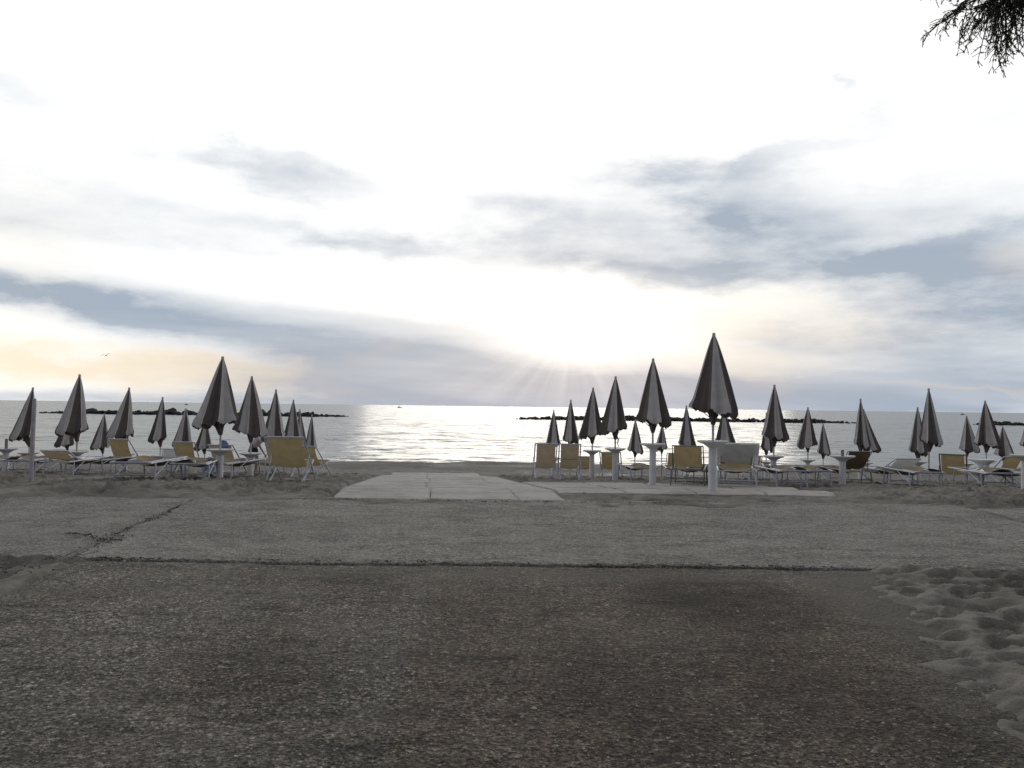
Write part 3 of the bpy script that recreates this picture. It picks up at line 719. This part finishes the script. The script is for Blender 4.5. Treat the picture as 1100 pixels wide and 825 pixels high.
def lounger(px, d, label, rz=0, back=0, canvas='canvas_shaded', seat='canvas_shaded', w=.62, frame='white_frame', hs=.40, cover=False, L=1.85, backlen=.66):
    g = gz(d); root = empty('sun_lounger', (px_x(px, d), d, g + .01), rz); tag(root, label, 'sun lounger', 'aluminium sun loungers on the sand')
    hw = w / 2; r = .015; y0, y1 = -L * .5, L * .5; yp = y0 + backlen
    y0f = y0 if back < 8 else yp - .12
    for s in (-1, 1):
        b = MB(); b.tube([(s * hw, y0 + .05, hs), (s * hw, y1, hs)], r, 8); b.build('side_rail', M[frame], root)
        for yy, dy in ((y0 + .28, -.08), (y1 - .35, .08)):
            b = MB(); b.tube([(s * hw, yy, hs), (s * (hw + .015), yy + dy, 0)], r, 8); b.build('leg', M[frame], root)
        b = MB(); b.tube([(s * hw, y0 + .22, .16), (s * hw, yp + .25, hs - .01)], .010, 6); b.build('brace', M[frame], root)
    for yy in (y0 + .20, y1 - .27):
        b = MB(); b.tube([(-hw - .012, yy, .02), (hw + .012, yy, .02)], .012, 6); b.build('foot_bar', M[frame], root)
    for yy, zz in ((y0 + .25, .20), (y0 + .05, hs), (y1, hs)):
        b = MB(); b.tube([(-hw, yy, zz), (hw, yy, zz)], .012, 6); b.build('cross_bar', M[frame], root)
    mb = sling(w - .03, [(yp + (y1 - yp) * i / 10, hs + .012 - .05 * math.sin(math.pi * i / 10)) for i in range(11)], .10, .8); mb.build('seat_canvas', M[seat], root)
    a = R(back); e = Vector((0, -math.cos(a), math.sin(a))); o0 = Vector((0, yp, hs + .02))
    path = [o0 + e * backlen * i / 10 + Vector((0, -math.sin(a), -math.cos(a))) * .05 * math.sin(math.pi * i / 10) for i in range(11)]
    mb = sling(w - .10, [(p.y, p.z) for p in path], *((.035, 0) if back > 8 else (.10, .8))); bc = mb.build('back_canvas', M[canvas], root)
    b = MB(); t = o0 + e * backlen
    b.tube([(-hw + .02, yp, hs + .02), (-hw + .02, t.y, t.z), (hw - .02, t.y, t.z), (hw - .02, yp, hs + .02)], .014, 8); b.build('back_frame', M[frame], root)
    if back > 20:
        for s in (-1, 1):
            m_ = o0 + e * backlen * .55; b = MB(); b.tube([(s * (hw - .01), m_.y, m_.z), (s * (hw - .01), m_.y + .02, hs)], .009, 6); b.build('prop', M[frame], root)
    if cover:
        nn = Vector((0, -math.sin(a), -math.cos(a)))
        mb = MB(); rows = []
        for i in range(12):
            p = t + e * .02 - e * backlen * .85 * i / 11 + nn * (.02 + .03 * math.sin(math.pi * i / 11))
            rows.append([(p.x + (j / 8 - .5) * (w + .12), p.y, p.z + .008 * math.sin(j * 2 + i)) for j in range(9)])
        front = []
        for i in range(4):
            p = t + e * .02 - e * .12 * i - nn * .02; front.append([(p.x + (j / 8 - .5) * (w + .12), p.y, p.z) for j in range(9)])
        mb.quadstrip(front[::-1] + rows, False); mb.build('back_cover', M['canvas_white'], root)
    return root

# left group
lounger(12, 22, 'flat sun lounger behind the pedestal table at the left edge', -.05)
lounger(40, 19, 'flat sun lounger immediately right of the bare upright post', .10)
lounger(62, 22.5, 'flat sun lounger left of the one with a low grey back', -.12)
lounger(82, 17.8, 'sun lounger with a low, pale back behind a pedestal table', .04, 26, 'ochre_pale', backlen=.5)
lounger(106, 19, 'flat sun lounger with a crumpled white towel on it', -.15)
deck_chair(138, 20.3, 'dull yellow deck chair back left of the near flat lounger', -.1, 'ochre', top=.93, w=.5)
lounger(163, 14.6, 'nearest flat sun lounger of the left group, with blue white frame', .06, 0, 'canvas_shaded', w=.68, hs=.42)
lounger(190, 23.5, 'bare framed lounger behind the near flat one with its thin back frame up', .3, 42, 'canvas_white', backlen=.5)
deck_chair(203, 20.5, 'yellow deck chair back left of the tallest left parasol', .12, 'ochre', top=.88, w=.48)
lounger(213, 15.6, 'flat sun lounger with a crumpled towel, ending at the left group\'s tallest parasol', .2, 0, 'canvas_shaded', w=.66)
deck_chair(246, 19.3, 'dim yellow deck chair behind the tallest left parasol\'s table', -.1, 'ochre_pale', top=.80, w=.56)
lounger(252, 17.6, 'flat sun lounger between the two pedestal tables near the bending person', -.15)
deck_chair(304, 17.9, 'second yellow deck chair, half hidden by the largest one', .05, 'ochre_pale', top=.96, w=.54)
deck_chair(314, 15.9, 'largest yellow deck chair, its broad sagging back towards the camera', -.03, 'ochre', top=.92, w=.66)
deck_chair(339, 22.0, 'small yellow deck chair standing apart nearest the walkway\'s left side', -.25, 'ochre', top=.84, w=.44)
lounger(288, 20.5, 'flat sun lounger under the bending person\'s hands', .1)
# right group
deck_chair(586, 20.5, 'first upright yellow deck chair right of the walkway', .03, 'ochre_pale', top=.96, w=.50)
deck_chair(612, 20.3, 'upright yellow deck chair with a thin white bar across its back', -.03, 'ochre_pale', top=.95, w=.48, bar=True)
deck_chair(629, 24.5, 'low yellow deck chair squeezed beside the barred one', 0, 'ochre', top=.68, w=.38)
deck_chair(657, 22.5, 'yellow deck chair between the tables of the third and fourth walkway parasols', -.2, 'ochre', top=.78, w=.52)
lounger(684, 20.5, 'flat sun lounger under the lone small parasol', .1)
lounger(722, 23.0, 'smaller yellow back just left of the slanting yellow lounger back', -.1, 45, 'ochre', w=.45, backlen=.55)
lounger(741, 17.5, 'sun lounger with a wide slanting yellow back and dark frame', -.28, 50, 'ochre', w=.68, frame='dark_frame', backlen=.62)
lounger(757, 18.5, 'flat white framed lounger just left of the largest parasol\'s pedestal', -.35, 0)
lounger(790, 16.4, 'sun lounger with a large white cover over its raised back', -.22, 44, 'ochre', w=.72, cover=True, backlen=.72)
lounger(806, 21.5, 'dull yellow lounger back low behind the white covered one', -.2, 30, 'ochre', w=.5)
lounger(806, 18.3, 'flat sun lounger with its end right beside the white covered one', .15, 0)
lounger(837, 17.2, 'flat sun lounger under the lone tall parasol', .05, 0)
lounger(868, 18.0, 'flat sun lounger left of the table with a short stub', -.12, 0)
lounger(906, 19.0, 'sun lounger with dark raised frame behind the table with a short stub', .1, 46, 'canvas_shaded', w=.62, frame='dark_frame', backlen=.6)
lounger(884, 21.5, 'flat sun lounger behind the slim small parasol', .2, 0)
lounger(954, 18.5, 'sun lounger with a low grey back left of the tall dark parasol pair', .05, 25, 'canvas_white', w=.62)
lounger(978, 17.4, 'flat sun lounger at the foot of the tall dark parasol pair', -.05, 0)
deck_chair(1024, 19.8, 'yellow deck chair with a long slanting rail near the right end', -.55, 'ochre', top=.80, w=.52, frame='dark_frame')
lounger(1054, 17.6, 'flat white framed lounger between the two last yellow backs', -.1, 0, seat='canvas_white')
deck_chair(1076, 20.5, 'last yellow deck chair back, close to the right edge', .1, 'ochre', top=.78, w=.46)
lounger(1088, 17.2, 'flat sun lounger beside the cut off table at the right edge', .12, 0)

# ------------------------------------------------------------------ small things
def cloth_lump(name, loc, size, mat, label, cat, seed=0, rz=0):
    mb = MB(); rr = random.Random(seed); nr, ns = 9, 28; rings = []
    ph = [rr.uniform(0, 6) for _ in range(4)]
    for i in range(nr):
        t = i / (nr - 1); rad = math.cos(t * math.pi / 2) ** .7 if t < 1 else .02; z = math.sin(t * math.pi / 2)
        rings.append([(size[0] * rad * math.cos(a) * (1 + .16 * math.sin(3 * a + ph[0]) + .07 * math.sin(7 * a + ph[1] + 3 * t)),
                       size[1] * rad * math.sin(a) * (1 + .16 * math.sin(2 * a + ph[2])),
                       size[2] * z * (1 + .15 * math.sin(5 * a + ph[3])) + .012 * math.sin(9 * a + 4 * t)) for a in [2 * math.pi * k / ns for k in range(ns)]])
    st = mb.quadstrip(rings); mb.cap(st, ns, True); mb.cap(st + (nr - 1) * ns, ns)
    o = mb.build(name, mat); o.location = loc; o.rotation_euler = (0, 0, rz); tag(o, label, cat); return o
p = at(103, 494, 19); cloth_lump('towel', (p.x, 18.6, gz(19) + .40), (.26, .42, .09), M['towel_white'], 'crumpled white towel on a flat lounger right of the low pale back', 'towel', 3)
p = at(206, 497, 15.6); cloth_lump('towel', (p.x - .04, 15.3, gz(15.6) + .405), (.24, .30, .07), M['towel_white'], 'crumpled white and yellow towel on the lounger left of the tallest left parasol', 'towel', 5)
p = at(242, 477, 19.0); cloth_lump('cloth_bundle', (p.x, 18.88, gz(19.3) + .77), (.11, .08, .14), M['towel_blue'], 'round blue bundle on top of the deck chair behind the tall parasol\'s table', 'bundle', 8)
p = at(225, 492, 20.5); cloth_lump('towel', (p.x, 20.5, gz(20.5) - .02), (.16, .16, .45), M['towel_blue'], 'violet blue towel heap left of the tallest left parasol\'s table', 'towel', 9)
p = at(1052, 500, 17.6); cloth_lump('towel', (p.x, 17.3, gz(17.6) + .40), (.24, .36, .06), M['towel_white'], 'pale towel spread on the lounger between the last two yellow backs', 'towel', 11)

# bare post
b = MB(); pz = at(33, 523, 13.3); pt = at(34, 428, 13.3)
b.lathe([(.036, -.2), (.035, .4), (.032, 1.35), (.030, pt.z - .01), (.022, pt.z)], 14)
po = b.build('bare_post', M['post']); po.location = (pz.x, 13.3, 0); po.rotation_euler = (0, R(.8), 0)
tag(po, 'bare grey upright post standing alone in the sand at the left', 'post')

# seagull
def seagull():
    root = empty('seagull', at(114, 382, 110)); tag(root, 'small seagull gliding above the sea at the left', 'bird'); root.rotation_euler = (0, R(-14), R(10))
    b = MB(); b.tube([(0, -.26, 0), (0, -.18, .01), (0, -.02, .0), (0, .16, .01), (0, .25, .03), (0, .31, .025)], [.012, .05, .075, .055, .04, .008], 10); b.build('body', M['feather'], root)
    for s in (-1, 1):
        mb = MB(); rows = []
        for i in range(9):
            t = i / 8; x = s * (.04 + .62 * t); z = .26 * math.sin(min(1, t * 1.7) * math.pi / 2) - .30 * max(0, t - .45); ch = .17 * (1 - t) ** .6 + .015
            yy = .04 - .16 * t * t
            rows.append([(x, yy + ch * .5, z), (x, yy, z + .02), (x, yy - ch * .5, z), (x, yy, z - .012)])
        mb.quadstrip(rows); mb.build('wing', M['feather'], root)
    b = MB(); b.box((0, -.33, 0), (.05, .07, .006)); b.build('tail', M['feather'], root)
seagull()
def boat(px, d, L, label):
    root = empty('small_boat', (px_x(px, d), d, SEA)); tag(root, label, 'boat')
    mb = MB(); rows = []
    for i in range(11):
        t = i / 10; x = (t - .5) * L; w = .17 * L * math.sin(math.pi * min(1, .15 + t * .95)) ** .6 if t < .98 else .02; dk = .10 * L * (1 + .5 * t * t)
        rows.append([(x, -w, dk), (x, -w * .8, .0), (x, 0, -.3), (x, w * .8, 0), (x, w, dk)])
    mb.quadstrip(rows); mb.build('hull', M['hull'], root)
    mb = MB(); mb.box((-.05 * L, 0, .2 * L), (.16 * L, .1 * L, .09 * L)); mb.build('cabin', M['hull'], root)
    mb = MB(); mb.tube([(0, 0, .2 * L), (0, 0, .52 * L)], .02 * L, 6); mb.build('mast', M['hull'], root)
boat(429, 900, 5.5, 'tiny boat on the horizon left of the middle of the sea')
boat(1034, 900, 5.5, 'tiny boat on the horizon near the right breakwater')
boat(200, 950, 5, 'tiny boat on the horizon behind the left breakwater')

# ------------------------------------------------------------------ bending person
def person():
    d = 26.5; x0 = px_x(273, d); g = gz(d)
    root = empty('person', (x0, d, g), R(-18)); tag(root, 'person in pale shirt and black shorts bending over beside a parasol', 'person')
    def skin(name, V, E, rad, mat, par=root, lvl=2):
        me = bpy.data.meshes.new(name); me.from_pydata(V, E, []); o = bpy.data.objects.new(name, me); COL.objects.link(o); o.parent = par
        md = o.modifiers.new('s', 'SKIN'); md.use_smooth_shade = True
        for i, r_ in enumerate(rad): me.skin_vertices[0].data[i].radius = r_ if hasattr(r_, '__len__') else (r_, r_)
        me.skin_vertices[0].data[0].use_root = True
        sb = o.modifiers.new('u', 'SUBSURF'); sb.levels = lvl; sb.render_levels = lvl; me.materials.append(mat)
        bpy.context.view_layer.update()
        dg = bpy.context.evaluated_depsgraph_get(); m2 = bpy.data.meshes.new_from_object(o.evaluated_get(dg))
        o.modifiers.clear(); o.data = m2; m2.name = name
        return o
    # faces +x, bent about 50 degrees at the hip
    V = [(0, 0, .90), (.08, 0, 1.02), (.22, 0, 1.15), (.34, 0, 1.24), (.41, 0, 1.28), (.47, 0, 1.29),
         (-.02, -.10, .86), (.03, -.12, .48), (-.03, -.13, .08), (.10, -.13, .04), (.18, -.13, .03),
         (-.02, .10, .86), (.07, .13, .48), (.01, .13, .08), (.14, .13, .04), (.22, .13, .03),
         (.34, -.18, 1.21), (.40, -.23, .95), (.54, -.20, .74), (.58, -.19, .67),
         (.34, .18, 1.21), (.42, .22, .95), (.58, .19, .76), (.62, .18, .69)]
    E = [(0, 1), (1, 2), (2, 3), (3, 4), (4, 5), (0, 6), (6, 7), (7, 8), (8, 9), (9, 10), (0, 11), (11, 12), (12, 13), (13, 14), (14, 15),
         (3, 16), (16, 17), (17, 18), (18, 19), (3, 20), (20, 21), (21, 22), (22, 23)]
    rad = [.13, .125, .14, .13, .06, .055, .09, .058, .04, .04, .025, .09, .058, .04, .04, .025, .06, .042, .030, .03, .06, .042, .030, .03]
    skin('body', V, E, rad, M['skin'])
    # hands
    for s, (hx, hy, hz) in ((-1, (.58, -.19, .67)), (1, (.62, .18, .69))):
        for k in range(4):
            oy = (k - 1.5) * .019
            skin('finger', [(hx, hy + oy * .6, hz), (hx + .03, hy + oy, hz - .045), (hx + .035, hy + oy, hz - .08), (hx + .02, hy + oy, hz - .105 + abs(k - 1.5) * .006)], [(0, 1), (1, 2), (2, 3)], [.010, .009, .008, .007], M['skin'], lvl=1)
        skin('thumb', [(hx, hy, hz + .01), (hx + .03, hy - s * .035, hz - .02), (hx + .04, hy - s * .04, hz - .05)], [(0, 1), (1, 2)], [.011, .010, .008], M['skin'], lvl=1)
    # head with face, tipped down
    hd = empty('head', (.55, 0, 1.31)); hd.parent = root; hd.rotation_euler = (0, R(35), 0)
    mb = MB(); mb.lathe([(.005, -.125), (.045, -.115), (.062, -.08), (.073, -.03), (.08, .02), (.077, .07), (.055, .105), (.01, .122)], 20, sx=1.15, sy=.95); mb.build('skull', M['skin'], hd)
    mb = MB(); mb.tube([(.085, 0, .02), (.108, 0, -.02), (.088, 0, -.03)], [.008, .014, .008], 8); mb.build('nose', M['skin'], hd)
    for s in (-1, 1):
        mb = MB(); mb.lathe([(.003, -.009), (.010, -.004), (.010, .004), (.003, .009)], 10, (.079, s * .03, .01)); mb.build('eye', M['hair'], hd)
        mb = MB(); mb.lathe([(.006, -.03), (.016, -.015), (.02, .01), (.008, .03)], 10, (0, s * .08, 0), sy=.5); mb.build('ear', M['skin'], hd)
    mb = MB(); mb.tube([(.074, -.022, -.062), (.083, 0, -.06), (.074, .022, -.062)], .005, 6); mb.build('mouth', M['skin'], hd)
    mb = MB(); mb.lathe([(.086, -.01), (.088, .03), (.084, .075), (.062, .112), (.02, .132)], 22, (-.016, 0, 0), sx=1.12, sy=1.0); mb.build('hair', M['hair'], hd)
    # clothes
    skin('shirt', [V[0], V[1], V[2], V[3], (.385, 0, 1.262), V[16], (.37, -.215, 1.09), V[20], (.38, .21, 1.09)],
         [(0, 1), (1, 2), (2, 3), (3, 4), (3, 5), (5, 6), (3, 7), (7, 8)], [.15, .15, .165, .155, .085, .08, .07, .08, .07], M['shirt'])
    skin('shorts', [(-.005, 0, .91), (.01, 0, .88), V[6], (.01, -.115, .62), V[11], (.03, .12, .62)], [(0, 1), (1, 2), (2, 3), (1, 4), (4, 5)], [.155, .14, .11, .095, .11, .095], M['shorts'])
person()

# ------------------------------------------------------------------ tamarisk overhanging from the right
def tree():
    rr = random.Random(21)
    root = empty('tamarisk_tree', (5.2, 2.6, 0)); tag(root, 'dark feathery tree whose drooping branches hang in at the upper right', 'tree')
    O = Vector((5.2, 2.6, 0))
    b = MB(); b.tube([(0, 0, -.2), (.05, .02, .6), (-.1, .05, 1.5), (-.25, -.05, 2.4), (-.4, -.1, 3.1)], [.24, .19, .17, .14, .11], 14); b.build('trunk', M['bark'], root)
    verts = []; faces = []
    def twig(p, dr, ln, nd=.024, wd=.0032, dens=22):
        """a feathery shoot: stalk plus many tiny needles"""
        n = max(3, int(dens * ln / .15)); q = p.copy(); dr = dr.normalized()
        for i in range(n):
            dr = (dr + Vector((rr.uniform(-.12, .12), rr.uniform(-.12, .12), rr.uniform(-.12, .06)))).normalized()
            q2 = q + dr * (ln / n)
            side = dr.cross(Vector((rr.uniform(-1, 1), rr.uniform(-1, 1), rr.uniform(-1, 1)))).normalized()
            nv = (dr * rr.uniform(.4, 1) + side * rr.uniform(.4, 1)).normalized() * nd * rr.uniform(.6, 1.2); wv = nv.cross(side + dr * .3).normalized() * wd
            k = len(verts); verts.extend([q - wv, q + wv, q + nv]); faces.append((k, k + 1, k + 2))
            st = side * .0013; k = len(verts); verts.extend([q - st, q + st, q2 + st, q2 - st]); faces.append((k, k + 1, k + 2, k + 3))
            q = q2
        return q
    stems = MB()
    def spray(p, dr, ln, fine):
        """a drooping branchlet with side shoots"""
        q = p.copy(); dr = dr.normalized(); n = int(ln / .035); pts = [q.copy()]
        for i in range(n):
            t = i / n
            dr = (dr + Vector((rr.uniform(-.22, .22), rr.uniform(-.22, .22), -.05 + rr.uniform(-.18, .18)))).normalized(); q = q + dr * (ln / n); pts.append(q.copy())
            for _ in range(3 if fine else 2):
                s = Vector((rr.uniform(-1, 1), rr.uniform(-1, 1), rr.uniform(-1, .5)))
                if fine and rr.random() < .85: twig(q, dr * .5 + s, rr.uniform(.03, .09) * (1.1 - .6 * t), .013, .0023, 36)
                elif fine: pass
                else: twig(q, dr * .9 + s * .9, rr.uniform(.12, .26), .09, .016, 9)
        if fine and ln > .3: twig(q, dr, rr.uniform(.05, .12), .012, .0018, 16)
        stems.tube([v for v in pts[::3]] + [pts[-1]], [max(.0009, .0034 * (1 - k / (len(pts[::3]) + 1))) for k in range(len(pts[::3]) + 1)], 5)
    limbs = []
    def limb(pts, r0, r1):
        pts = [Vector(p) - O for p in pts]; n = len(pts)
        mb = MB(); fine = []
        # subdivide
        for i in range(n - 1):
            for k in range(5): fine.append(pts[i].lerp(pts[i + 1], k / 5) + Vector((rr.uniform(-.02, .02), rr.uniform(-.02, .02), rr.uniform(-.02, .02))))
        fine.append(pts[-1]); m = len(fine)
        mb.tube(fine, [r0 + (r1 - r0) * i / (m - 1) for i in range(m)], 9); mb.build('branch', M['bark'], root); limbs.append(fine)
        return fine
    T = O + Vector((-.4, -.1, 3.1))
    tip = at(1080, -6, 4.0)
    main = limb([T, at(1230, -120, 3.6), at(1150, -60, 3.8), tip], .07, .012)
    # visible drooping part
    for k in range(220):
        t = rr.random() ** .6; base = main[-1].lerp(main[-9], 1 - t) + Vector((rr.uniform(-.05, .05), rr.uniform(-.15, .15), rr.uniform(-.04, .05)))
        a = rr.gauss(0, .7)
        v = Vector((-.30 + a * 1.1, rr.uniform(-.5, .5), -.62 + abs(a) * .35))
        spray(base, v, rr.uniform(.07, .25), True)
    for tx, ty, bx, by in ((1007, 34, 1052, 2), (1003, 4, 1040, -12), (1066, 68, 1080, 10), (1032, 42, 1058, 8), (1087, 60, 1092, 10), (1048, 55, 1070, 10),
                           (1020, 12, 1050, -8), (1098, 50, 1102, 5), (1060, 66, 1074, 30), (1100, 66, 1100, 20)):
        a = at(bx, by, 4.0) - O; c = at(tx, ty, 4.0) - O
        for _ in range(4): spray(a + Vector((rr.uniform(-.06, .06), rr.uniform(-.1, .1), rr.uniform(-.04, .04))), (c - a).normalized() + Vector((rr.uniform(-.15, .15), rr.uniform(-.2, .2), .05)), (c - a).length * rr.uniform(.75, 1.0), True)
    # unseen rest of crown, over and behind camera, spread to darken the foreground
    ends = [(3.2, 2.6, 4.6), (1.6, 1.6, 5.0), (.2, .6, 4.9), (-1.2, .4, 4.8), (2.5, -.8, 4.6), (.8, -1.8, 4.5), (4.5, -1.2, 4.5), (6.8, 2.0, 4.6), (6.2, 4.2, 4.6), (5.2, 3.4, 5.2), (4.3, 3.4, 4.6), (3.6, 1.0, 5.2)]
    for e in ends:
        e = Vector(e); mid = T.lerp(e, .5) + Vector((0, 0, .35))
        f = limb([T, mid, e], .06, .015)
        for k in range(46):
            t = rr.uniform(.35, 1.0); bp = f[int(t * (len(f) - 1))] + Vector((rr.gauss(0, .35), rr.gauss(0, .35), rr.gauss(0, .2)))
            wpos = bp + O
            if wpos.y > 1 and abs(wpos.x) < .70 * wpos.y + .5 and (wpos.z - HC) < .66 * wpos.y + .3: continue
            spray(bp, Vector((rr.uniform(-1, 1), rr.uniform(-1, 1), rr.uniform(-.4, .5))), rr.uniform(.25, .5), False)
    so_ = stems.build('branchlets', M['bark'], root); so_['kind'] = 'stuff'
    me = bpy.data.meshes.new('crown'); me.from_pydata([tuple(v) for v in verts], [], faces); me.materials.append(M['needles']); me.update()
    o = bpy.data.objects.new('crown', me); COL.objects.link(o); o.parent = root
    print('needles', len(faces))
tree()
print('objects', len(bpy.data.objects))
